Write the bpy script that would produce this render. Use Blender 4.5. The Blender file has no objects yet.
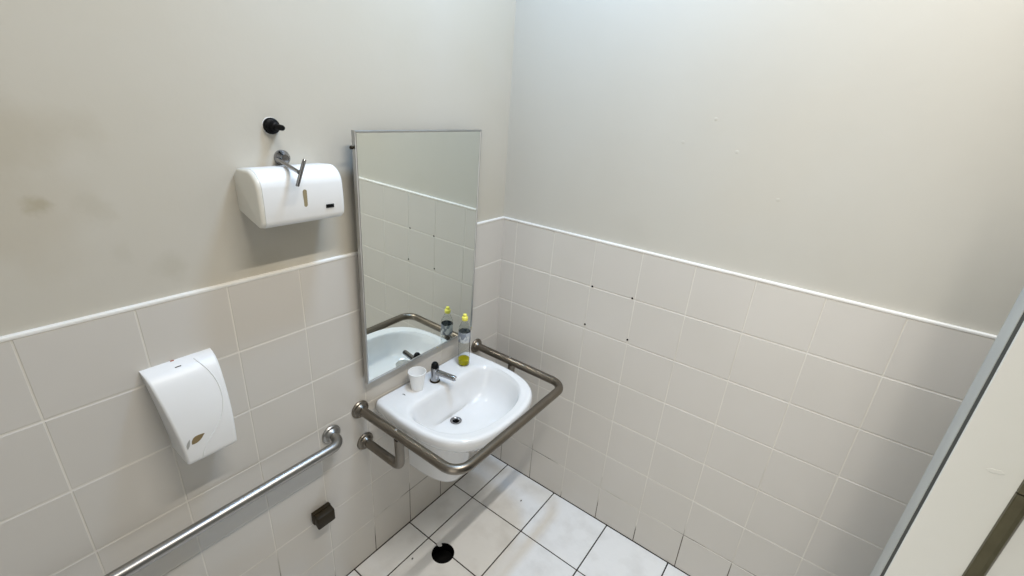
import bpy, bmesh, math, random
from mathutils import Vector, Matrix
random.seed(7)
S = bpy.context.scene
COL = S.collection
V = Vector
PI = math.pi

# ------------------------------------------------------------------ materials
def mat(name, color, rough=0.5, metal=0.0, spec=0.5, **kw):
    m = bpy.data.materials.new(name); m.use_nodes = True
    b = m.node_tree.nodes['Principled BSDF']
    b.inputs['Base Color'].default_value = (*color, 1)
    b.inputs['Roughness'].default_value = rough
    b.inputs['Metallic'].default_value = metal
    b.inputs['Specular IOR Level'].default_value = spec
    for k, v in kw.items():
        b.inputs[k.replace('_', ' ')].default_value = v
    return m

def noisy(name, c1, c2, scale=6, rough=0.5, bump=0.0, bscale=60, metal=0.0, lo=0.35, hi=0.7,
          detail=4, spec=0.5, stretch=(1, 1, 1), spots=(), rough2=None):
    """Two-tone procedural material with optional round stains (centre, radius, colour, strength)."""
    m = mat(name, c1, rough, metal, spec)
    nt = m.node_tree; N = nt.nodes; L = nt.links; b = N['Principled BSDF']
    geo = N.new('ShaderNodeNewGeometry')
    mp = N.new('ShaderNodeMapping'); mp.inputs['Scale'].default_value = stretch
    L.new(geo.outputs['Position'], mp.inputs['Vector'])
    n = N.new('ShaderNodeTexNoise'); n.inputs['Scale'].default_value = scale; n.inputs['Detail'].default_value = detail
    L.new(mp.outputs['Vector'], n.inputs['Vector'])
    r = N.new('ShaderNodeMapRange'); r.inputs['From Min'].default_value = lo; r.inputs['From Max'].default_value = hi
    L.new(n.outputs['Fac'], r.inputs['Value'])
    mx = N.new('ShaderNodeMix'); mx.data_type = 'RGBA'
    mx.inputs[6].default_value = (*c1, 1); mx.inputs[7].default_value = (*c2, 1)
    L.new(r.outputs['Result'], mx.inputs['Factor'])
    out = mx.outputs[2]
    for (c, rad, colr, st) in spots:
        d = N.new('ShaderNodeVectorMath'); d.operation = 'DISTANCE'
        nz = N.new('ShaderNodeTexNoise'); nz.inputs['Scale'].default_value = 1.2 / rad; nz.inputs['Detail'].default_value = 5
        L.new(geo.outputs['Position'], nz.inputs['Vector'])
        L.new(geo.outputs['Position'], d.inputs[0]); d.inputs[1].default_value = c
        ad = N.new('ShaderNodeMath'); ad.operation = 'MULTIPLY_ADD'
        ad.inputs[1].default_value = rad * 1.6; L.new(nz.outputs['Fac'], ad.inputs[0]); L.new(d.outputs['Value'], ad.inputs[2])
        mr = N.new('ShaderNodeMapRange'); mr.interpolation_type = 'SMOOTHSTEP'
        mr.inputs['From Min'].default_value = rad * 1.75; mr.inputs['From Max'].default_value = rad * 0.85
        mr.inputs['To Max'].default_value = st
        L.new(ad.outputs[0], mr.inputs['Value'])
        m2 = N.new('ShaderNodeMix'); m2.data_type = 'RGBA'
        L.new(mr.outputs['Result'], m2.inputs['Factor']); L.new(out, m2.inputs[6]); m2.inputs[7].default_value = (*colr, 1)
        out = m2.outputs[2]
    L.new(out, b.inputs['Base Color'])
    if rough2 is not None:
        rr = N.new('ShaderNodeMapRange'); rr.inputs['To Min'].default_value = rough; rr.inputs['To Max'].default_value = rough2
        L.new(n.outputs['Fac'], rr.inputs['Value']); L.new(rr.outputs['Result'], b.inputs['Roughness'])
    if bump:
        n2 = N.new('ShaderNodeTexNoise'); n2.inputs['Scale'].default_value = bscale; n2.inputs['Detail'].default_value = 3
        L.new(geo.outputs['Position'], n2.inputs['Vector'])
        bp = N.new('ShaderNodeBump'); bp.inputs['Strength'].default_value = bump; bp.inputs['Distance'].default_value = 0.004
        L.new(n2.outputs['Fac'], bp.inputs['Height']); L.new(bp.outputs['Normal'], b.inputs['Normal'])
    return m

def grout_mat():
    m = noisy('wall_grout', (.72, .69, .63), (.58, .55, .49), 2.6, .85, lo=.5, hi=.75)
    nt = m.node_tree; N = nt.nodes; L = nt.links; b = N['Principled BSDF']
    src = b.inputs['Base Color'].links[0].from_socket
    g = N.new('ShaderNodeNewGeometry'); sx = N.new('ShaderNodeSeparateXYZ'); L.new(g.outputs['Position'], sx.inputs[0])
    nz = N.new('ShaderNodeTexNoise'); nz.inputs['Scale'].default_value = 3.5; nz.inputs['Detail'].default_value = 4
    L.new(g.outputs['Position'], nz.inputs['Vector'])
    ad = N.new('ShaderNodeMath'); ad.operation = 'MULTIPLY_ADD'; ad.inputs[1].default_value = 1.1
    L.new(nz.outputs['Fac'], ad.inputs[0]); L.new(sx.outputs['Z'], ad.inputs[2])
    mr = N.new('ShaderNodeMapRange'); mr.inputs['From Min'].default_value = .80; mr.inputs['From Max'].default_value = .64
    L.new(ad.outputs[0], mr.inputs['Value'])
    mx = N.new('ShaderNodeMix'); mx.data_type = 'RGBA'; L.new(mr.outputs['Result'], mx.inputs['Factor'])
    L.new(src, mx.inputs[6]); mx.inputs[7].default_value = (.10, .085, .065, 1)
    L.new(mx.outputs[2], b.inputs['Base Color'])
    return m

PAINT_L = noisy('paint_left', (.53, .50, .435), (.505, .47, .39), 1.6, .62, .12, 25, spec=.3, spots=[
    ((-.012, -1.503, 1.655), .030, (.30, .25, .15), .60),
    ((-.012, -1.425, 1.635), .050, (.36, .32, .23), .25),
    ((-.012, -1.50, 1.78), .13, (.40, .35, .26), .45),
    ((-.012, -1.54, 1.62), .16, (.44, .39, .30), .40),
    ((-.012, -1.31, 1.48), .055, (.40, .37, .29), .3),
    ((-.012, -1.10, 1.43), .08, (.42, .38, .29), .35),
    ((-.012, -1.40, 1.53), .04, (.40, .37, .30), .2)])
PAINT_R = noisy('paint_right', (.53, .51, .455), (.505, .48, .42), 1.3, .62, .12, 25, spec=.3, spots=[
    ((.62, .012, 1.46), .10, (.48, .46, .40), .35), ((1.0, .012, 1.8), .3, (.52, .48, .40), .3)])
PAINT_W = noisy('paint_plain', (.45, .44, .41), (.42, .40, .37), 1.5, .65, .1, 25, spec=.3)
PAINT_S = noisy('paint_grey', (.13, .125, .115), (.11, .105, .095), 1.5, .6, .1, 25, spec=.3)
TILE_W = noisy('wall_tile', (.605, .575, .53), (.58, .55, .50), 1.7, .28, .05, 14, spec=.4)
GROUT_W = grout_mat()
TILE_F = noisy('floor_tile', (.83, .83, .82), (.70, .69, .67), 9, .30, .15, 50, lo=.48, hi=.80, detail=12, spec=.5, rough2=.5)
GROUT_F = noisy('floor_grout', (.030, .020, .014), (.018, .012, .009), 20, .9)
CAULK = noisy('white_caulk', (.82, .81, .78), (.74, .71, .65), 8, .5)
CEIL = mat('ceiling_paint', (.6, .6, .58), .7)
CERAMIC = noisy('white_ceramic', (.76, .76, .76), (.73, .73, .72), 8, .10, spec=.55, lo=.4, hi=.7)
PLASTIC = noisy('white_plastic', (.76, .76, .755), (.75, .75, .74), 9, .38, spec=.5)
PLASTIC_S = noisy('cream_plastic', (.72, .70, .64), (.70, .68, .61), 9, .32)
CHROME = noisy('chrome', (.36, .36, .37), (.30, .30, .31), 9, .14, metal=1.0)
STEEL = noisy('stainless_steel', (.37, .36, .345), (.33, .32, .30), 9, .36, metal=1.0)
STEEL_D = noisy('dark_steel', (.225, .20, .168), (.19, .168, .138), 9, .33, metal=1.0)  # reflections of a dark room put into the base colour
ALU = noisy('aluminium', (.50, .50, .50), (.43, .43, .42), 10, .28, metal=1.0)
MIRROR = mat('mirror_glass', (.80, .835, .80), .012, 1.0)
BLACK = mat('black_plastic', (.004, .004, .004), .45, spec=.15)
BLACKM = mat('black_matt', (.004, .004, .004), .95, spec=.0)
RUBBER = noisy('dark_brown_plastic', (.030, .022, .010), (.020, .014, .007), 30, .5, spec=.2)
BRONZE = noisy('bronze_metal', (.115, .105, .062), (.085, .075, .042), 25, .42, metal=.55)
PANEL = noisy('panel_paint', (.70, .70, .66), (.66, .66, .61), 3, .45, .1, 30)
EDGE = noisy('edge_paint', (.50, .495, .455), (.46, .455, .42), 12, .45)
GOLD = mat('bronze_print', (.26, .19, .09), .4, .3)
SILVER = mat('silver_print', (.45, .44, .42), .35, .5)
WINDOW = mat('smoked_window', (.30, .25, .15), .25)
CAPYEL = mat('yellow_cap', (.80, .74, .12), .4)
PET = mat('clear_plastic', (.90, .92, .92), .06, Transmission_Weight=1.0, IOR=1.12)
LIQ = mat('yellow_soap', (.70, .62, .015), .08, Transmission_Weight=.35, IOR=1.2)
CUP = mat('white_cup_plastic', (.88, .88, .87), .35)
RED = mat('red_mark', (.35, .10, .06), .5)

def label_mat():
    m = mat('bottle_label', (.5, .55, .6), .45)
    nt = m.node_tree; N = nt.nodes; L = nt.links
    tc = N.new('ShaderNodeTexCoord'); v = N.new('ShaderNodeTexVoronoi'); v.inputs['Scale'].default_value = 75
    L.new(tc.outputs['Object'], v.inputs['Vector'])
    cr = N.new('ShaderNodeValToRGB'); cr.color_ramp.interpolation = 'CONSTANT'
    e = cr.color_ramp.elements
    e[0].color = (.55, .57, .58, 1); e[1].position = .45; e[1].color = (.20, .22, .26, 1)
    x = e.new(.72); x.color = (.38, .41, .45, 1)
    L.new(v.outputs['Color'], cr.inputs['Fac']); L.new(cr.outputs['Color'], N['Principled BSDF'].inputs['Base Color'])
    return m
LABEL = label_mat()

# ------------------------------------------------------------------ helpers
def obj(name, bm, mats, parent=None, smooth=None, recalc=True):
    if recalc: bmesh.ops.recalc_face_normals(bm, faces=bm.faces[:])
    me = bpy.data.meshes.new(name); bm.to_mesh(me); bm.free()
    for m in (mats if isinstance(mats, (list, tuple)) else [mats]): me.materials.append(m)
    if smooth is not None:
        me.shade_smooth()
        me.set_sharp_from_angle(angle=math.radians(smooth))
    o = bpy.data.objects.new(name, me); COL.objects.link(o)
    if parent:
        o.parent = parent
        if parent.type == 'EMPTY':
            o.matrix_parent_inverse = Matrix.Translation(-parent.location)
    return o

def thing(name, label, cat, loc):
    o = bpy.data.objects.new(name, None); o.empty_display_size = .05
    COL.objects.link(o); o.location = loc; o['label'] = label; o['category'] = cat
    return o

def tag(o, label, cat, group=None):
    o['label'] = label; o['category'] = cat
    if group: o['group'] = group
    return o

def structure(o, label=None, cat=None):
    o['kind'] = 'structure'
    if label: o['label'] = label; o['category'] = cat
    return o

def box(bm, a, b, bev=0, seg=2, mi=0):
    a = V(a); b = V(b)
    r = bmesh.ops.create_cube(bm, size=1.0)
    vs = r['verts']
    for v in vs:
        v.co = V([a[i] + (v.co[i] + .5) * (b[i] - a[i]) for i in range(3)])
    fs = set(f for v in vs for f in v.link_faces)
    for f in fs: f.material_index = mi
    if bev:
        es = list(set(e for v in vs for e in v.link_edges))
        bmesh.ops.bevel(bm, geom=es, offset=bev, segments=seg, profile=.5, affect='EDGES', clamp_overlap=True)

def loft(bm, rings, cap=True, closed=True, mi=0):
    """Skin a list of equally long vertex rings."""
    R = [[bm.verts.new(p) for p in ring] for ring in rings]
    n = len(R[0])
    for a, b in zip(R[:-1], R[1:]):
        for i in range(n if closed else n - 1):
            j = (i + 1) % n
            f = bm.faces.new((a[i], a[j], b[j], b[i])); f.material_index = mi
    if cap:
        bm.faces.new(list(reversed(R[0]))).material_index = mi
        bm.faces.new(R[-1]).material_index = mi
    return R

def lathe(bm, prof, origin, axis=(0, 0, 1), n=32, cap=True, mi=0):
    """prof: list of (radius, distance along axis)."""
    ax = V(axis).normalized()
    t = V((0, 0, 1)) if abs(ax.z) < .9 else V((1, 0, 0))
    u = ax.cross(t).normalized(); w = ax.cross(u)
    o = V(origin)
    rings = [[o + ax * h + (u * math.cos(2 * PI * i / n) + w * math.sin(2 * PI * i / n)) * r for i in range(n)] for r, h in prof]
    loft(bm, rings, cap, mi=mi)

def fillet(pts, rad, seg=10):
    pts = [V(p) for p in pts]
    out = [pts[0]]
    for i in range(1, len(pts) - 1):
        p, a, b = pts[i], (pts[i - 1] - pts[i]).normalized(), (pts[i + 1] - pts[i]).normalized()
        ang = a.angle(b); r = rad if not isinstance(rad, (list, tuple)) else rad[i - 1]
        d = r / math.tan(ang / 2)
        s, e = p + a * d, p + b * d
        c = p + (a + b).normalized() * (r / math.sin(ang / 2))
        v0, v1 = s - c, e - c
        tot = v0.angle(v1)
        for k in range(seg + 1):
            t = k / seg
            out.append(c + (v0 * math.sin((1 - t) * tot) + v1 * math.sin(t * tot)) / math.sin(tot))
    out.append(pts[-1])
    return out

def dense(pts, step=.02):
    out = [V(pts[0])]
    for p in pts[1:]:
        p = V(p); a = out[-1].copy(); k = max(1, int((p - a).length / step))
        out += [a.lerp(p, i / k) for i in range(1, k + 1)]
    return out

def tube(bm, pts, r, n=20, cap=True):
    pts = [V(p) for p in pts]
    if n >= 24 and not isinstance(r, (list, tuple)): pts = dense(pts); n = 40
    tan = []
    for i in range(len(pts)):
        a = pts[max(0, i - 1)]; b = pts[min(len(pts) - 1, i + 1)]
        tan.append((b - a).normalized())
    t0 = tan[0]; ref = V((0, 0, 1)) if abs(t0.z) < .9 else V((1, 0, 0))
    u = (ref - t0 * ref.dot(t0)).normalized()
    rings = []
    for i, p in enumerate(pts):
        t = tan[i]; u = (u - t * u.dot(t)).normalized(); w = t.cross(u)
        rr = r[i] if isinstance(r, (list, tuple)) else r
        rings.append([p + (u * math.cos(2 * PI * k / n) + w * math.sin(2 * PI * k / n)) * rr for k in range(n)])
    loft(bm, rings, cap)

def interp(x, xs, ys):
    if x <= xs[0]: return ys[0]
    for i in range(1, len(xs)):
        if x <= xs[i]:
            t = (x - xs[i - 1]) / (xs[i] - xs[i - 1]); return ys[i - 1] + t * (ys[i] - ys[i - 1])
    return ys[-1]

# ------------------------------------------------------------------ room shell
H = 3.38; XR = 2.30; YB = -2.12; TT = 1.40; PO = .012; G = .0034

def tile_field(bm, org, du, dv, dn, us, vs, gap, lift, bev, mi_t, bu=None, gu=None):
    """Bevelled tiles between the joint positions us x vs, standing `lift` proud of the grout."""
    bu = bev if bu is None else bu; gu = gap if gu is None else gu
    org, du, dv, dn = V(org), V(du), V(dv), V(dn)
    for i in range(len(us) - 1):
        for j in range(len(vs) - 1):
            u0, u1, v0, v1 = us[i] + gu / 2, us[i + 1] - gu / 2, vs[j] + gap / 2, vs[j + 1] - gap / 2
            dz = [random.uniform(-.00035, .00035) for _ in range(4)]
            cs = [(u0, v0), (u1, v0), (u1, v1), (u0, v1)]
            ci = [(u0 + bu, v0 + bev), (u1 - bu, v0 + bev), (u1 - bu, v1 - bev), (u0 + bu, v1 - bev)]
            lo = [bm.verts.new(org + du * a + dv * b - dn * (lift + .002)) for a, b in cs]
            mid = [bm.verts.new(org + du * a + dv * b + dn * (d - bev * .6)) for (a, b), d in zip(cs, dz)]
            hi = [bm.verts.new(org + du * a + dv * b + dn * d) for (a, b), d in zip(ci, dz)]
            fs = [bm.faces.new(hi)]
            for A, B in ((lo, mid), (mid, hi)):
                for k in range(4):
                    fs.append(bm.faces.new((A[k], A[(k + 1) % 4], B[(k + 1) % 4], B[k])))
            for f in fs: f.material_index = mi_t

zs = [0] + [.1987 + .2 * k for k in range(7)]
zs[-1] = TT - .0005
# left wall: joints every 0.2 m from the corner
bm = bmesh.new()
box(bm, (-.12, YB, 0), (-PO, .12, H), mi=0)
box(bm, (-PO, YB, 0), (-.0009, 0, TT - .002), mi=2)
us = [-.004] + [.2007 * k for k in range(1, 11)] + [-YB]
tile_field(bm, (0, 0, 0), (0, -1, 0), (0, 0, 1), (1, 0, 0), us, zs, G, .0009, .0022, 1, .0006, .0034)
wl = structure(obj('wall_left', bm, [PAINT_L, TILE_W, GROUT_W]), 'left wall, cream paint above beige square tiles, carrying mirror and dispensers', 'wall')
# right wall: a cut tile in the corner, then whole tiles
bm = bmesh.new()
box(bm, (-PO, PO, 0), (XR + .12, .12, H), mi=0)
box(bm, (0, .0013, 0), (XR, PO, TT - .002), mi=2)
us = [-.004, .079] + [.079 + .2018 * k for k in range(1, 12)]; us[-1] = XR
tile_field(bm, (0, 0, 0), (1, 0, 0), (0, 0, 1), (0, -1, 0), us, zs, G, .0013, .0024, 1, .0007, .0030)
wr = structure(obj('wall_right', bm, [PAINT_R, TILE_W, GROUT_W]), 'right wall, cream paint above beige square tiles with four small holes', 'wall')
for (x, z) in ((.493, 1.202), (.673, 1.203), (.483, 1.018), (.684, 1.017)):
    bm = bmesh.new(); lathe(bm, [(.0042, 0), (.0042, .002), (.003, .0024)], (x, .0008, z), (0, -1, 0), 12)
    obj('screw_hole', bm, BLACKM, wr)
for (x, z) in ((.839, 1.895), (.747, 1.814), (.926, 1.800), (1.080, 1.670)):
    bm = bmesh.new(); lathe(bm, [(.0075, -.0003), (.005, .0004), (.002, .0006)], (x, PO, z), (0, -1, 0), 14)
    obj('paint_blister', bm, PAINT_R, wr, 60)
# cap strips of caulk over the tile edge
for nm, a, b in (('trim_1', (-PO - .002, YB, 0), (.0015, .012, 0)), ('trim_2', (0, -.0015, 0), (XR, PO + .002, 0))):
    bm = bmesh.new()
    box(bm, (a[0], a[1], TT - .003), (b[0], b[1], TT + .006), .0025, 2)
    structure(obj(nm, bm, CAULK, smooth=40), 'white caulk line capping the wall tiles', 'trim')

# floor tiles with a round hole for the drain
DR = V((.238, -.622, 0)); DRR = .051
bm = bmesh.new()
box(bm, (-.12, YB - .1, -.05), (XR + .12, .12, -.0022), mi=1)
fu = [0, .132, .442] + [.442 + .3085 * k for k in range(1, 7)]; fu[-1] = XR
fv = [0, .302, .609] + [.609 + .3085 * k for k in range(1, 5)] + [-YB]
tile_field(bm, (0, 0, 0), (1, 0, 0), (0, -1, 0), (0, 0, 1), fu, fv, .0058, .0022, .001, 0)
bmesh.ops.recalc_face_normals(bm, faces=bm.faces[:])
def clip_hole(bm, c, r, n=40):
    """Cut a round hole through every upward face near c: slice along the circle's chords and drop what falls inside."""
    for k in range(n):
        a = 2 * PI * k / n
        nrm = V((math.cos(a), math.sin(a), 0))
        near = [f for f in bm.faces]
        geom = []
        for f in near:
            xs = [v.co.x for v in f.verts]; ys = [v.co.y for v in f.verts]
            if min(xs) - .001 < c.x + r and max(xs) + .001 > c.x - r and min(ys) - .001 < c.y + r and max(ys) + .001 > c.y - r:
                geom.append(f)
        geo = set(geom)
        for f in geom: geo.update(f.edges); geo.update(f.verts)
        bmesh.ops.bisect_plane(bm, geom=list(geo), plane_co=c + nrm * r * math.cos(PI / n), plane_no=nrm, dist=1e-6)
    dead = []
    for f in bm.faces:
        m = f.calc_center_median()
        if (V((m.x, m.y, 0)) - c).length < r * .999 and m.z > -.02 and max((V((v.co.x, v.co.y, 0)) - c).length for v in f.verts) < r * 1.02:
            dead.append(f)
    bmesh.ops.delete(bm, geom=dead, context='FACES')
clip_hole(bm, DR, DRR)
structure(obj('floor', bm, [TILE_F, GROUT_F], recalc=False), 'white floor tiles with dark brown joints', 'floor')

bm = bmesh.new(); box(bm, (-.12, YB - .1, H), (XR + .12, .12, H + .08))
structure(obj('ceiling', bm, CEIL))
bm = bmesh.new(); box(bm, (XR, YB, 0), (XR + .12, PO, H))
structure(obj('wall_side', bm, PAINT_S))
bm = bmesh.new(); box(bm, (-.12, YB - .1, 0), (XR + .12, YB, H))
structure(obj('wall_near', bm, PAINT_W))

# ------------------------------------------------------------------ floor drain
fd = thing('floor_drain', 'round black open drain hole in the white floor tiles under the basin', 'drain', DR)
bm = bmesh.new()
lathe(bm, [(DRR + .001, -.001), (DRR - .002, -.003), (DRR - .003, -.045)], DR, n=40, cap=False)
obj('pipe', bm, BLACKM, fd, 40)
bm = bmesh.new(); lathe(bm, [(DRR - .003, -.046), (DRR - .003, -.044)], DR, n=40)
obj('strainer', bm, BLACK, fd)
bm = bmesh.new()
bmesh.ops.create_icosphere(bm, subdivisions=2, radius=.013)
for v in bm.verts:
    v.co = V((v.co.x * 1.1, v.co.y * .8, v.co.z * .3)) * random.uniform(.85, 1.1) + DR + V((-.043, .021, -.0012))
obj('chip', bm, TILE_F, fd, 60)['label'] = 'pale broken chip at the rim of the drain'
for i, (x, y, lab) in enumerate(((.155, -.7285, 'dark crumb on the floor tile beside the drain hole'),
                                 (.339, -.158, 'dark crumb on the floor tile near the right wall'))):
    bm = bmesh.new(); bmesh.ops.create_icosphere(bm, subdivisions=1, radius=.0035)
    for v in bm.verts: v.co = V((v.co.x, v.co.y * 1.5, v.co.z * .7)) + V((x, y, .0028))
    tag(obj('crumb', bm, RUBBER), lab, 'crumb', 'crumbs on the floor')

# ------------------------------------------------------------------ wash basin
YC = -.507
def angres(n): return [2 * PI * i / n for i in range(n)]
NB = 112
CEN = V((.235, YC, 0))
def outer(th, grow=0.):
    """D-shaped rim: straight back on the wall, bowed front, rounded corners (ray cast from CEN)."""
    d = V((math.cos(th), math.sin(th), 0))
    lo, hi = 0, .6
    for _ in range(40):
        m = (lo + hi) / 2
        p = CEN + d * m
        if inside(p.x, p.y, grow): lo = m
        else: hi = m
    return CEN + d * lo
def inside(x, y, g):
    yy = abs(y - YC); hw = .279 + g
    xb = .004 - g; 
    if x < xb: return False
    # side edges taper a touch to the wall
    side = hw - .012 * max(0, (.2 - x) / .2) ** 1.5
    rc = .022
    if x < xb + rc:
        t = (xb + rc - x) / rc
        side -= rc * (1 - math.sqrt(max(0, 1 - t * t)))
    # front: superellipse
    xm = .15; xf = .482 + g
    if x > xm:
        u = (x - xm) / (xf - xm)
        if u >= 1: return False
        side = hw * (1 - u ** 3.3) ** .36
    return yy <= side
CIN = V((.283, YC + .002, 0))
def in_bowl(x, y):
    yy = abs(y - CIN.y); hw = .243; xb = .131
    if x < xb: return False
    side = hw
    rc = .085
    if x < xb + rc:
        t = (xb + rc - x) / rc
        side -= rc * (1 - (max(0, 1 - t ** 2.2)) ** (1 / 2.2))
    xm, xf = .16, .436
    if x > xm:
        u = (x - xm) / (xf - xm)
        if u >= 1: return False
        side = min(side, hw * (1 - u ** 3.1) ** .40)
    return yy <= side
_in = {}
def inner(th, s=1.0, sh=0.):
    if th not in _in:
        d = V((math.cos(th), math.sin(th), 0)); lo, hi = 0, .5
        for _ in range(40):
            m = (lo + hi) / 2; p = CIN + d * m
            if in_bowl(p.x, p.y): lo = m
            else: hi = m
        _in[th] = d * lo
    return CIN + V((sh, 0, 0)) + _in[th] * s
TH = angres(NB)
O0 = [outer(t) for t in TH]
def scl(ring, s, c=CEN): return [c + (p - c) * s for p in ring]
def z(ring, h): return [V((p.x, p.y, h)) for p in ring]
def off(ring, d):
    out = []
    for p in ring:
        v = (CEN - p); out.append(p + v.normalized() * d)
    return out
def clampx(ring, m=-.0006): return [V((max(p.x, m), p.y, p.z)) for p in ring]
RZ = .800
INN = [inner(t) for t in TH]
def mixr(a, b, t): return [p.lerp(q, t) for p, q in zip(a, b)]
PEDTOP = [V((.03 + .19 + .21 * math.cos(t), YC + .19 * math.sin(t), 0)) for t in TH]
rings = [z(clampx(scl(PEDTOP, .55, V((.16, YC, 0)))), .615),
         z(clampx(scl(PEDTOP, .86, V((.16, YC, 0)))), .655),
         z(clampx(mixr(PEDTOP, off(O0, .03), .55)), .700),
         z(clampx(off(O0, .022)), .738),
         z(clampx(off(O0, .007)), .752),
         z(off(O0, .001), .764),
         z(O0, .776), z(off(O0, .0012), .789), z(off(O0, .005), .7965), z(off(O0, .011), .800), z(off(O0, .020), .8005),
         z(mixr(off(O0, .026), INN, .08), .7985),
         z(mixr(off(O0, .030), INN, .22), .7968),
         z(mixr(off(O0, .030), INN, .80), .7962),
         z(INN, .7945), z([inner(t, .975) for t in TH], .7895), z([inner(t, .95, .002) for t in TH], .779),
         z([inner(t, .915, .002) for t in TH], .757), z([inner(t, .87, 0) for t in TH], .726),
         z([inner(t, .80, -.003) for t in TH], .695), z([inner(t, .69, -.012) for t in TH], .674),
         z([inner(t, .53, -.035) for t in TH], .661), z([inner(t, .34, -.066) for t in TH], .6525)]
DB = V((.196, -.510, .6455))
rings.append([DB + V((math.cos(t) * .030, math.sin(t) * .030, .004)) for t in TH])
rings.append([DB + V((math.cos(t) * .0225, math.sin(t) * .0225, .0005)) for t in TH])
rings.append([DB + V((math.cos(t) * .021, math.sin(t) * .021, -.012)) for t in TH])
wb = thing('wash_basin', 'white ceramic washbasin on the left wall under the mirror', 'washbasin', (.0, YC, .34))
bm = bmesh.new(); loft(bm, rings)
obj('bowl', bm, CERAMIC, wb, 50)
# suspended half pedestal
bm = bmesh.new()
def ped(w, d, h):
    pts = []
    n = 40
    for i in range(n + 1):
        a = -PI / 2 + PI * i / n
        c, s = math.cos(a), math.sin(a)
        pts.append(V((-.0006 + (d + .004) * abs(c) ** .72, YC + .01 + w * (abs(s) ** .72) * (1 if s > 0 else -1), h)))
    return pts
loft(bm, [ped(.094, .212, .343), ped(.100, .220, .348), ped(.103, .225, .36), ped(.106, .232, .45), ped(.112, .25, .56), ped(.116, .262, .605), ped(.117, .264, .628)])
obj('pedestal', bm, CERAMIC, wb, 45)['label'] = 'white half pedestal hanging below the bowl'
bm = bmesh.new()
lathe(bm, [(.0205, -.010), (.0205, .0012), (.0225, .0022), (.0245, .0018), (.0195, .0026), (.0150, .0012), (.0128, -.002), (.0125, -.010)], DB + V((0, 0, .0015)), n=36, cap=False)
ws = obj('drain_ring', bm, CHROME, wb, 40); ws['label'] = 'chrome drain ring'
bm = bmesh.new(); lathe(bm, [(.0126, -.010), (.0126, -.007)], DB + V((0, 0, .0015)), n=24)
obj('drain_hole', bm, BLACKM, ws)

# hair on the deck
bm = bmesh.new(); tube(bm, [(.054, -.671, .7982), (.058, -.668, .7984), (.061, -.6675, .7984), (.066, -.669, .7982)], .0011, 6)
tag(obj('hair_strand', bm, RUBBER, smooth=60), 'short dark hair lying on the basin deck left of the cup', 'hair')

# ------------------------------------------------------------------ tap
TZ = .7985
tp = thing('basin_tap', 'short chrome push tap with black top on the back of the basin', 'tap', (.079, -.518, TZ))
T0 = V((.079, -.518, TZ - .001))
bm = bmesh.new(); lathe(bm, [(.0215, 0), (.0215, .004), (.019, .007)], T0, n=28)
obj('base_ring', bm, RUBBER, tp, 40)
bm = bmesh.new(); lathe(bm, [(.0185, .006), (.0182, .012), (.0172, .03), (.0172, .058), (.0178, .063), (.0165, .066)], T0, n=28)
bd = obj('body', bm, CHROME, tp, 40)
bm = bmesh.new(); lathe(bm, [(.0160, .066), (.0165, .070), (.0150, .074), (.0155, .077), (.0135, .083), (.0095, .0885), (.004, .0905)], T0, n=28)
obj('push_button', bm, BLACK, tp, 40)['label'] = 'black worn push button'
bm = bmesh.new()
sd = V((.093, .020, -.004))
s0 = T0 + V((.008, 0, .047))
pts = [s0 + sd * t for t in (0, .3, .6, .9, .97, 1.0)]
tube(bm, pts, [.0125, .0122, .0120, .0118, .0110, .0085], 20)
for v in bm.verts:
    pass
sp = obj('spout', bm, CHROME, tp, 40)
bm = bmesh.new(); lathe(bm, [(.0056, 0), (.0056, .0015)], s0 + sd * 1.0, sd, 16)
obj('outlet', bm, PLASTIC, sp)['label'] = 'pale round outlet at the spout end'

# ------------------------------------------------------------------ plastic cup
cp = thing('plastic_cup', 'empty white disposable plastic cup on the basin deck left of the tap', 'cup', (.066, -.604, .7985))
c0 = V((.066, -.604, .7970))
bm = bmesh.new()
lathe(bm, [(.002, .002), (.021, .002), (.0225, .0), (.0235, .0), (.0243, .004), (.0345, .079), (.0340, .0795), (.0236, .005), (.021, .0032), (.002, .0032)], c0, n=40)
obj('body', bm, CUP, cp, 40)
bm = bmesh.new()
n = 40
ring = [c0 + V((.0352 * math.cos(2 * PI * i / n), .0352 * math.sin(2 * PI * i / n), .0802)) for i in range(n + 1)]
tube(bm, ring, .0016, 8, False)
obj('rim', bm, CUP, cp, 60)

# ------------------------------------------------------------------ soap bottle
B0 = V((.077, -.338, .7972))
bt = thing('soap_bottle', 'clear plastic bottle with yellow cap and a little yellow liquid, on the basin', 'bottle', B0)
BR = .0265
bprof = [(.002, .004), (.016, .003), (.022, .0), (.0255, .003), (BR, .009), (BR, .05), (.0258, .07), (.0258, .112), (BR, .118), (BR, .168), (.0262, .174), (.0240, .186), (.0190, .199), (.0135, .210), (.0112, .216), (.0108, .228)]
inn = [(max(r - .0012, .001), h + (.0015 if h < .02 else 0)) for r, h in reversed(bprof)]
bm = bmesh.new(); lathe(bm, bprof + inn, B0, n=40)
obj('body', bm, PET, bt, 50)
bm = bmesh.new(); lathe(bm, [(.002, .0062), (.0155, .0052), (.021, .0025), (.0236, .0055), (.0248, .010), (.0248, .031), (.002, .031)], B0, n=40)
obj('liquid', bm, LIQ, bt, 50)['label'] = 'yellow liquid in the bottom'
bm = bmesh.new(); lathe(bm, [(BR + .0003, .119), (BR + .0005, .120), (BR + .0005, .166), (BR + .0003, .167)], B0, n=40, cap=False)
obj('paper_label', bm, LABEL, bt, 40)['label'] = 'grey blue printed label'
bm = bmesh.new(); lathe(bm, [(.0128, .220), (.0135, .222), (.0135, .234), (.0125, .236), (.0085, .238), (.0082, .247), (.0065, .2485)], B0, n=28)
for i in range(0):
    pass
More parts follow.
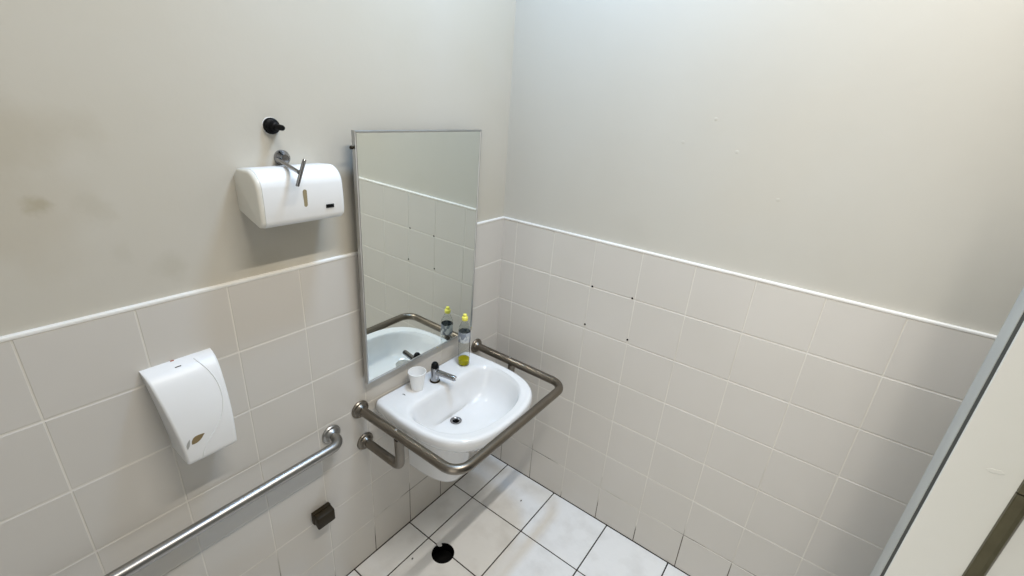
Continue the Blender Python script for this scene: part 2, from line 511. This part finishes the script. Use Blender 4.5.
obj('cap', bm, CAPYEL, bt, 40)['label'] = 'yellow screw cap'

# ------------------------------------------------------------------ grab rail round the basin
TR = .0175
RZ2 = .790
YL, YR, XF = -.833, -.165, .505
gr = thing('basin_grab_rail', 'U-shaped steel grab rail around the washbasin', 'grab rail', (0, -.5, .63))
def flange(name, c, parent, material, rad=.036):
    bm = bmesh.new()
    lathe(bm, [(rad, 0), (rad, .004), (rad - .003, .008), (.027, .0095), (.0235, .014), (.0205, .022), (.0180, .023)], c, (1, 0, 0), 36)
    return obj(name, bm, material, parent, 35)
bm = bmesh.new()
tube(bm, fillet([(.004, YL, RZ2), (XF, YL, RZ2), (XF, YR, RZ2), (.004, YR, RZ2)], .062, 14), TR, 24)
obj('front_tube', bm, STEEL_D, gr, 60)
for y in (YL, YR):
    flange('flange', (0.0004, y, RZ2), gr, STEEL_D)
    y2 = y + (.012 if y == YL else -.004)
    z2 = .632
    bm = bmesh.new()
    tube(bm, fillet([(.004, y2, z2), (.212, y2, z2), (.222, y, RZ2 - .012)], .034, 12), TR * .98, 24)
    obj('support_tube', bm, STEEL_D, gr, 60)
    flange('flange', (0.0004, y2, z2), gr, STEEL_D)
    bm = bmesh.new(); lathe(bm, [(.0055, 0), (.005, .0018), (.003, .003)], (.208, y, RZ2 + TR - .001), (0, 0, 1), 14)
    obj('weld_spot', bm, ALU, gr, 60)['label'] = 'bright round weld spot on top of the tube'

# ------------------------------------------------------------------ long grab rail
lr = thing('wall_grab_rail', 'long straight steel grab rail on the tiles below the paper dispenser', 'grab rail', (0, -1.36, .752))
bm = bmesh.new()
tube(bm, fillet([(.004, -.958, .752), (.068, -.958, .752), (.068, -1.758, .752), (.004, -1.758, .752)], .042, 12), .0175, 24)
obj('tube', bm, STEEL, lr, 60)
for y in (-.958, -1.758): flange('flange', (0.0004, y, .752), lr, STEEL)

# ------------------------------------------------------------------ mirror
mt, my = math.radians(-1.0), math.radians(1.0)
nM = V((math.cos(mt) * math.cos(my), math.cos(mt) * math.sin(my), math.sin(mt)))
p0 = V((.035, -.4, 1.5))
yc, zc = -.5215, 1.352
xc = p0.x - (nM.y * (yc - p0.y) + nM.z * (zc - p0.z)) / nM.x
Y_ = V((0, 0, 1)).cross(nM).normalized(); Z_ = nM.cross(Y_)
MM = Matrix(((nM.x, Y_.x, Z_.x, xc), (nM.y, Y_.y, Z_.y, yc), (nM.z, Y_.z, Z_.z, zc), (0, 0, 0, 1)))
MWd, MHt = .586, .887
mr = thing('wall_mirror', 'tall rectangular mirror with thin aluminium frame above the washbasin', 'mirror', (0, yc, zc - MHt / 2))
bm = bmesh.new()
w2, h2, fw_ = MWd / 2, MHt / 2, .0065
def frame_ring(a, d): # rectangle ring verts at inset a depth d
    return [V((d, -w2 + a, -h2 + a)), V((d, w2 - a, -h2 + a)), V((d, w2 - a, h2 - a)), V((d, -w2 + a, h2 - a))]
loft(bm, [frame_ring(.004, -.0135), frame_ring(0, -.0135), frame_ring(0, .002), frame_ring(.0015, .0035), frame_ring(fw_ - .001, .0035), frame_ring(fw_, .002), frame_ring(fw_, -.002)], cap=False)
bmesh.ops.transform(bm, matrix=MM, verts=bm.verts)
fr = obj('frame', bm, ALU, mr)
bm = bmesh.new()
box(bm, (-.010, -w2 + .002, -h2 + .002), (0, w2 - .002, h2 - .002))
bmesh.ops.transform(bm, matrix=MM, verts=bm.verts)
obj('glass', bm, MIRROR, mr)
bm = bmesh.new(); box(bm, (-.0125, -w2 + .004, -h2 + .004), (-.0105, w2 - .004, h2 - .004))
bmesh.ops.transform(bm, matrix=MM, verts=bm.verts)
obj('backing_board', bm, RUBBER, mr)
bm = bmesh.new()
lathe(bm, [(.004, 0), (.004, .005), (.0055, .0055), (.0055, .011), (.003, .013)], MM @ V((-.007, -(w2 - .001), .395)), -Y_, 12)
obj('mounting_bolt', bm, RUBBER, mr, 40)['label'] = 'dark bolt at the left frame side'
for s in (-1, 1):
    for zz in (.40, -.40):   # stand-off brackets to the wall
        bm = bmesh.new()
        q = MM @ V((-.0125, s * (w2 - .06), zz))
        box(bm, (-PO - .001 if zz > 0 else -.001, q.y - .012, q.z - .018), (q.x, q.y + .012, q.z + .018), .001)
        obj('bracket', bm, ALU, mr)

# ------------------------------------------------------------------ towel dispenser (white box under the wall hook)
td = thing('towel_dispenser', 'white boxy paper dispenser on painted wall left of mirror', 'dispenser', (-PO, -1.018, 1.555))
prof = [(-PO, 1.590), (-PO, 1.686), (-.009, 1.696), (.0, 1.7025)]
cx_, cz_, rr = .052, 1.658, .050
for k in range(11):
    a = PI / 2 - (PI / 2 - .10) * k / 10
    prof.append((cx_ + rr * math.cos(a), cz_ + rr * .98 * math.sin(a)))
prof += [(.1025, 1.62), (.1000, 1.580), (.0975, 1.570), (.090, 1.563), (.080, 1.561)]
pc = (sum(p[0] for p in prof) / len(prof), sum(p[1] for p in prof) / len(prof))
def tring(y, s):
    out = []
    for (x, zz) in prof:
        dx, dz = pc[0] - x, pc[1] - zz
        L_ = math.hypot(dx, dz)
        xx = x + dx / L_ * s; zzz = zz + dz / L_ * s
        if x <= -PO + 1e-6: xx = x
        out.append(V((xx, y, zzz)))
    return out
y0, y1 = -1.137, -.898
bm = bmesh.new()
loft(bm, [tring(y0 + .012, .0), tring(y1 - .012, 0), tring(y1 - .005, .0015), tring(y1 - .0015, .005), tring(y1, .010)])
loft(bm, [tring(y0 + .0115, .0005), tring(y0 + .005, .0015), tring(y0 + .0015, .005), tring(y0, .010)], mi=1)
obj('cover', bm, [PLASTIC, PLASTIC_S], td, 38)
bm = bmesh.new()
w_ = []
for k in range(20):
    a = 2 * PI * k / 20
    w_.append((.0052 * math.cos(a), (.0175 if math.sin(a) > 0 else -.0175) + .0058 * math.sin(a)))
yy, zz_ = -1.016, 1.630
loft(bm, [[V((.099 + (zz_ + b - 1.58) * .03, yy + a, zz_ + b)) for a, b in w_], [V((.1030 + (zz_ + b - 1.627) * .06, yy + a, zz_ + b)) for a, b in w_]])
obj('level_window', bm, WINDOW, td)['label'] = 'narrow brownish level window on the front'
bm = bmesh.new(); box(bm, (.096, -.9575, 1.5955), (.1035, -.9335, 1.6055), .001)
obj('lock', bm, BLACK, td)['label'] = 'small black lock at the right of the front'

# ------------------------------------------------------------------ chrome wall hook above it
hk = thing('wall_lever', 'chrome wall arm with a slanting end bar over the white boxy dispenser', 'lever', (-PO, -1.018, 1.722))
F0 = V((-PO, -1.008, 1.7205))
bm = bmesh.new(); lathe(bm, [(.0215, -.0005), (.0215, .006), (.0195, .010), (.014, .014), (.011, .020)], F0, (1, 0, 0), 32)
obj('flange', bm, CHROME, hk, 35)
a0 = V((.002, -1.027, 1.7195)); a1 = V((.145, -1.049, 1.7055))
bm = bmesh.new(); tube(bm, [a0, a0.lerp(a1, .5), a1], .0052, 16)
obj('arm', bm, CHROME, hk, 50)
bm = bmesh.new()
b0 = a1 + V((.0, .018, .031)); b1 = a1 + V((.0, -.009, -.034))
tube(bm, [b0, b0.lerp(b1, .03), b0.lerp(b1, .97), b1], [.0036, .0048, .0048, .0036], 16)
obj('end_bar', bm, CHROME, hk, 50)

# ------------------------------------------------------------------ black pipe plug
pg = thing('pipe_plug', 'small black plastic pipe plug with a stub, on wall above the chrome arm', 'plug', (-PO, -1.024, 1.802))
q0 = V((-PO, -1.027, 1.803))
bm = bmesh.new(); lathe(bm, [(.0205, -.0005), (.0212, .004), (.0205, .008), (.0185, .0085), (.0190, .013), (.0140, .016)], q0, (1, 0, 0), 24)
obj('body', bm, BLACK, pg, 35)
bm = bmesh.new(); lathe(bm, [(.0125, .014), (.0115, .026), (.0080, .028), (.0072, .050), (.0055, .054)], q0, (1, .1, -.02), 20)
obj('stub', bm, BLACK, pg, 35)
bm = bmesh.new(); lathe(bm, [(.0222, -.0008), (.0218, .0010), (.020, .0014)], q0, (1, 0, 0), 24)
obj('collar', bm, CAULK, pg, 50)['label'] = 'white filler ring at the wall'

# ------------------------------------------------------------------ curved paper dispenser
pd = thing('paper_dispenser', 'white curved dispenser with bronze leaf mark on wall tiles at left', 'dispenser', (0, -1.345, 1.0))
PZ = [.990, 1.003, 1.04, 1.073, 1.1, 1.133, 1.166, 1.195, 1.218, 1.230, 1.2365, 1.240]
PX = [.1005, .1025, .1015, .0985, .0935, .0850, .0735, .0610, .0475, .0350, .0210, .0060]
def px_(zv): return interp(zv, PZ, PX)
def yl_(zv): return -1.4045 - .024 * (max(0, zv - 1.0) / .24) ** 1.3
def yr_(zv): return -1.2845 + .0125 * (max(0, zv - 1.0) / .24)
def pring(zv, ins=0.):
    x = px_(zv) - ins; a, b = yl_(zv) + ins, yr_(zv) - ins; r = min(.007, x * .5)
    pts = [V((-.0006, a, zv)), V((max(.0008, x - r - .004), a, zv))]
    for k in range(7):
        t = PI / 2 * k / 6
        pts.append(V((x - r + r * math.sin(t), a + r - r * math.cos(t), zv)))
    for k in range(7):
        t = PI / 2 * k / 6
        pts.append(V((x - r + r * math.cos(t), b - r + r * math.sin(t), zv)))
    pts += [V((max(.0008, x - r - .004), b, zv)), V((-.0006, b, zv))]
    return pts
zl = [.988, .990, .994, 1.0]
while zl[-1] < 1.228: zl.append(zl[-1] + .012)
zl += [1.2335, 1.2365, 1.2385, 1.240]
bm = bmesh.new()
loft(bm, [pring(q, .005 if q < .989 else (.002 if q < .992 else 0)) for q in zl])
obj('cover', bm, PLASTIC, pd, 42)
bm = bmesh.new()
sy = [(-1.318, 1.2365), (-1.305, 1.218), (-1.2945, 1.19), (-1.2905, 1.16), (-1.2925, 1.128), (-1.302, 1.096), (-1.318, 1.07), (-1.340, 1.047), (-1.357, 1.028), (-1.366, 1.010), (-1.370, .993)]
fine = []
for i in range(len(sy) - 1):
    for k in range(5):
        t = k / 5
        fine.append((sy[i][0] * (1 - t) + sy[i + 1][0] * t, sy[i][1] * (1 - t) + sy[i + 1][1] * t))
# smooth the polyline
for _ in range(12):
    fine = [fine[0]] + [((fine[i - 1][0] + 2 * fine[i][0] + fine[i + 1][0]) / 4, (fine[i - 1][1] + 2 * fine[i][1] + fine[i + 1][1]) / 4) for i in range(1, len(fine) - 1)] + [fine[-1]]
tube(bm, [V((px_(b) - .0006, a, b)) for a, b in fine], .0022, 8)
obj('ridge', bm, PLASTIC, pd, 60)['label'] = 'curved raised line across the front'
def leaf(name, c, ang, ln, wd, material, lab):
    bm = bmesh.new(); n = 14
    up, dn = [], []
    for i in range(n + 1):
        t = i / n; s = (t - .5) * ln; w = wd * math.sin(PI * t ** .8)
        up.append((s, w * .9)); dn.append((s, -w * .5))
    loop = up + dn[::-1][1:-1]
    ca, sa = math.cos(ang), math.sin(ang)
    R0, R1 = [], []
    for s, w in loop:
        yv = c[0] + s * ca - w * sa; zv = c[1] + s * sa + w * ca
        R0.append(V((px_(zv) - .0008, yv, zv))); R1.append(V((px_(zv) + .0005, yv, zv)))
    loft(bm, [R0, R1])
    obj(name, bm, material, pd)['label'] = lab
leaf('leaf_mark', (-1.3700, 1.0550), math.radians(27), .036, .0125, GOLD, 'bronze leaf mark')
leaf('leaf_mark', (-1.3925, 1.0510), math.radians(70), .027, .0050, SILVER, 'small silver leaf mark')
bm = bmesh.new(); box(bm, (.0278, -1.364, 1.2325), (.0298, -1.3505, 1.2344), .0005, 1)
obj('slot', bm, RUBBER, pd)['label'] = 'thin dark slot near the top edge'
bm = bmesh.new(); box(bm, (.0008, -1.364, 1.2395), (.005, -1.356, 1.2415), .0008, 1)
obj('latch', bm, RED, pd)['label'] = 'reddish latch at the top edge'

# ------------------------------------------------------------------ dark brown wall box
wx = thing('wall_box', 'small dark brown box with grooved top, on wall tiles below the long grab rail', 'box', (0, -1.033, .395))
bm = bmesh.new()
box(bm, (.0004, -1.0690, .4080), (.0185, -.9975, .4600), .0035, 2)
obj('back_plate', bm, RUBBER, wx, 40)
bm = bmesh.new()
box(bm, (.0175, -1.0680, .4020), (.044, -.9985, .4580), .005, 2)
for v in bm.verts:
    if v.co.x > .03 and v.co.z > .43: v.co.z -= .004
    if v.co.x < .03 and v.co.z < .43: v.co.z += .010
obj('cover', bm, RUBBER, wx, 40)

# ------------------------------------------------------------------ partition panel at the right
PY, PX0, PT = -.75, 1.504, .075
pp = thing('partition_panel', 'white painted partition panel with grey edge and dark metal strip at far right', 'partition', (1.90, PY + .04, 0))
bm = bmesh.new(); box(bm, (PX0, PY, .0005), (2.285, PY + .004, 2.45), .001, 1)
obj('face_sheet', bm, PANEL, pp)
bm = bmesh.new(); box(bm, (PX0 + .013, PY + .004, .0005), (2.285, PY + .070, 2.45))
obj('core', bm, EDGE, pp)
bm = bmesh.new()
ep = [(PX0 + .013, .027), (PX0 + .005, .0275), (PX0 + .0015, .029), (PX0, .033), (PX0, .070), (PX0 + .0015, .0735), (PX0 + .005, .075), (PX0 + .025, .075), (PX0 + .025, .0705), (PX0 + .0135, .0705)]
loft(bm, [[V((x, PY + y, zz)) for x, y in ep] for zz in (.0005, 2.45)])
obj('edge_trim', bm, EDGE, pp, 40)['label'] = 'light grey rounded edge trim'
bm = bmesh.new()
INFILL = mat('dark_infill', (.05, .05, .04), .7)
bm = bmesh.new(); box(bm, (PX0 + .0015, PY + .0042, .001), (PX0 + .0128, PY + .0268, 2.449), .002, 2)  # near-black strip set in the groove between face sheet and trim
obj('infill', bm, INFILL, pp)['label'] = 'dark grey infill strip'
bm = bmesh.new()
bp_ = [(1.587, -.0005), (1.587, -.0065), (1.588, -.008), (1.600, -.0085), (1.6025, -.011), (1.604, -.011), (1.6055, -.0085), (1.6088, -.004), (1.6092, -.0005)]
loft(bm, [[V((x, PY + y, zz)) for x, y in bp_] for zz in (.06, 1.3975)])
loft(bm, [[V((x, PY + y, zz)) for x, y in bp_] for zz in (1.400, 2.3)])
obj('metal_strip', bm, BRONZE, pp, 30)['label'] = 'dark bronze vertical metal strip'
bm = bmesh.new()
box(bm, (1.6037, PY - .0122, 1.3995), (1.6095, PY - .003, 1.404), .0006, 1)
obj('catch', bm, BLACK, pp)['label'] = 'small black catch on the strip'
bm = bmesh.new()
n = 18
lp = [(.0105 * math.cos(2 * PI * k / n) * (1 + .15 * math.sin(3 * k)), .0042 * math.sin(2 * PI * k / n) * (1 + .2 * math.cos(2 * k))) for k in range(n)]
loft(bm, [[V((1.557 + a, PY - .0002, 1.418 + b + a * .1)) for a, b in lp], [V((1.557 + a * .8, PY - .0006, 1.418 + b * .8 + a * .1)) for a, b in lp]])
obj('paint_flake', bm, PANEL, pp)['label'] = 'small pale paint flake'

# ------------------------------------------------------------------ lights: ceiling tube, cool corner lamp, added fill behind the camera
def area(name, loc, sx, sy, power, color, rot=(0, 0, 0)):
    l = bpy.data.lights.new(name, 'AREA'); l.shape = 'RECTANGLE'; l.size = sx; l.size_y = sy
    l.energy = power; l.color = color
    o = bpy.data.objects.new(name, l); COL.objects.link(o); o.location = loc; o.rotation_euler = rot
    return o
area('ceiling_tube_light', (1.45, -.97, 3.30), .05, 1.17, 27, (1.0, .945, .86))
area('corner_light', (.50, -.50, 3.12), .12, .30, 14.5, (.44, .67, 1.0))
fl = area('fill_light', (1.25, -2.10, 1.10), .8, 1.9, 2.9, (1.0, .97, .91), (math.radians(90), 0, 0))  # added fill without a visible source, brightens right wall and panel
fl.data.spread = math.radians(105)  # narrowed so the fill misses the left wall
w = bpy.data.worlds.new('World'); S.world = w; w.use_nodes = True
w.node_tree.nodes['Background'].inputs['Color'].default_value = (.05, .05, .05, 1)

# ------------------------------------------------------------------ camera
cam = bpy.data.cameras.new('camera'); co = bpy.data.objects.new('camera', cam); COL.objects.link(co)
cr = V((0.7977301, 0.59949618, 0.06504623)); cu = V((-0.27557605, 0.26648783, 0.92360277)); cf = V((-0.5363623, 0.75471091, -0.37779216))
co.matrix_world = Matrix(((cr.x, cu.x, -cf.x, 1.25483709), (cr.y, cu.y, -cf.y, -1.66029469), (cr.z, cu.z, -cf.z, 1.90062136), (0, 0, 0, 1)))
cam.sensor_fit = 'HORIZONTAL'; cam.sensor_width = 36; cam.lens = 36 * 452.6927 / 1024; cam.clip_start = .02
S.camera = co
S.view_settings.view_transform = 'Standard'; S.view_settings.look = 'None'; S.view_settings.gamma = 1
S.view_settings.use_curve_mapping = False; S.view_settings.exposure = .67
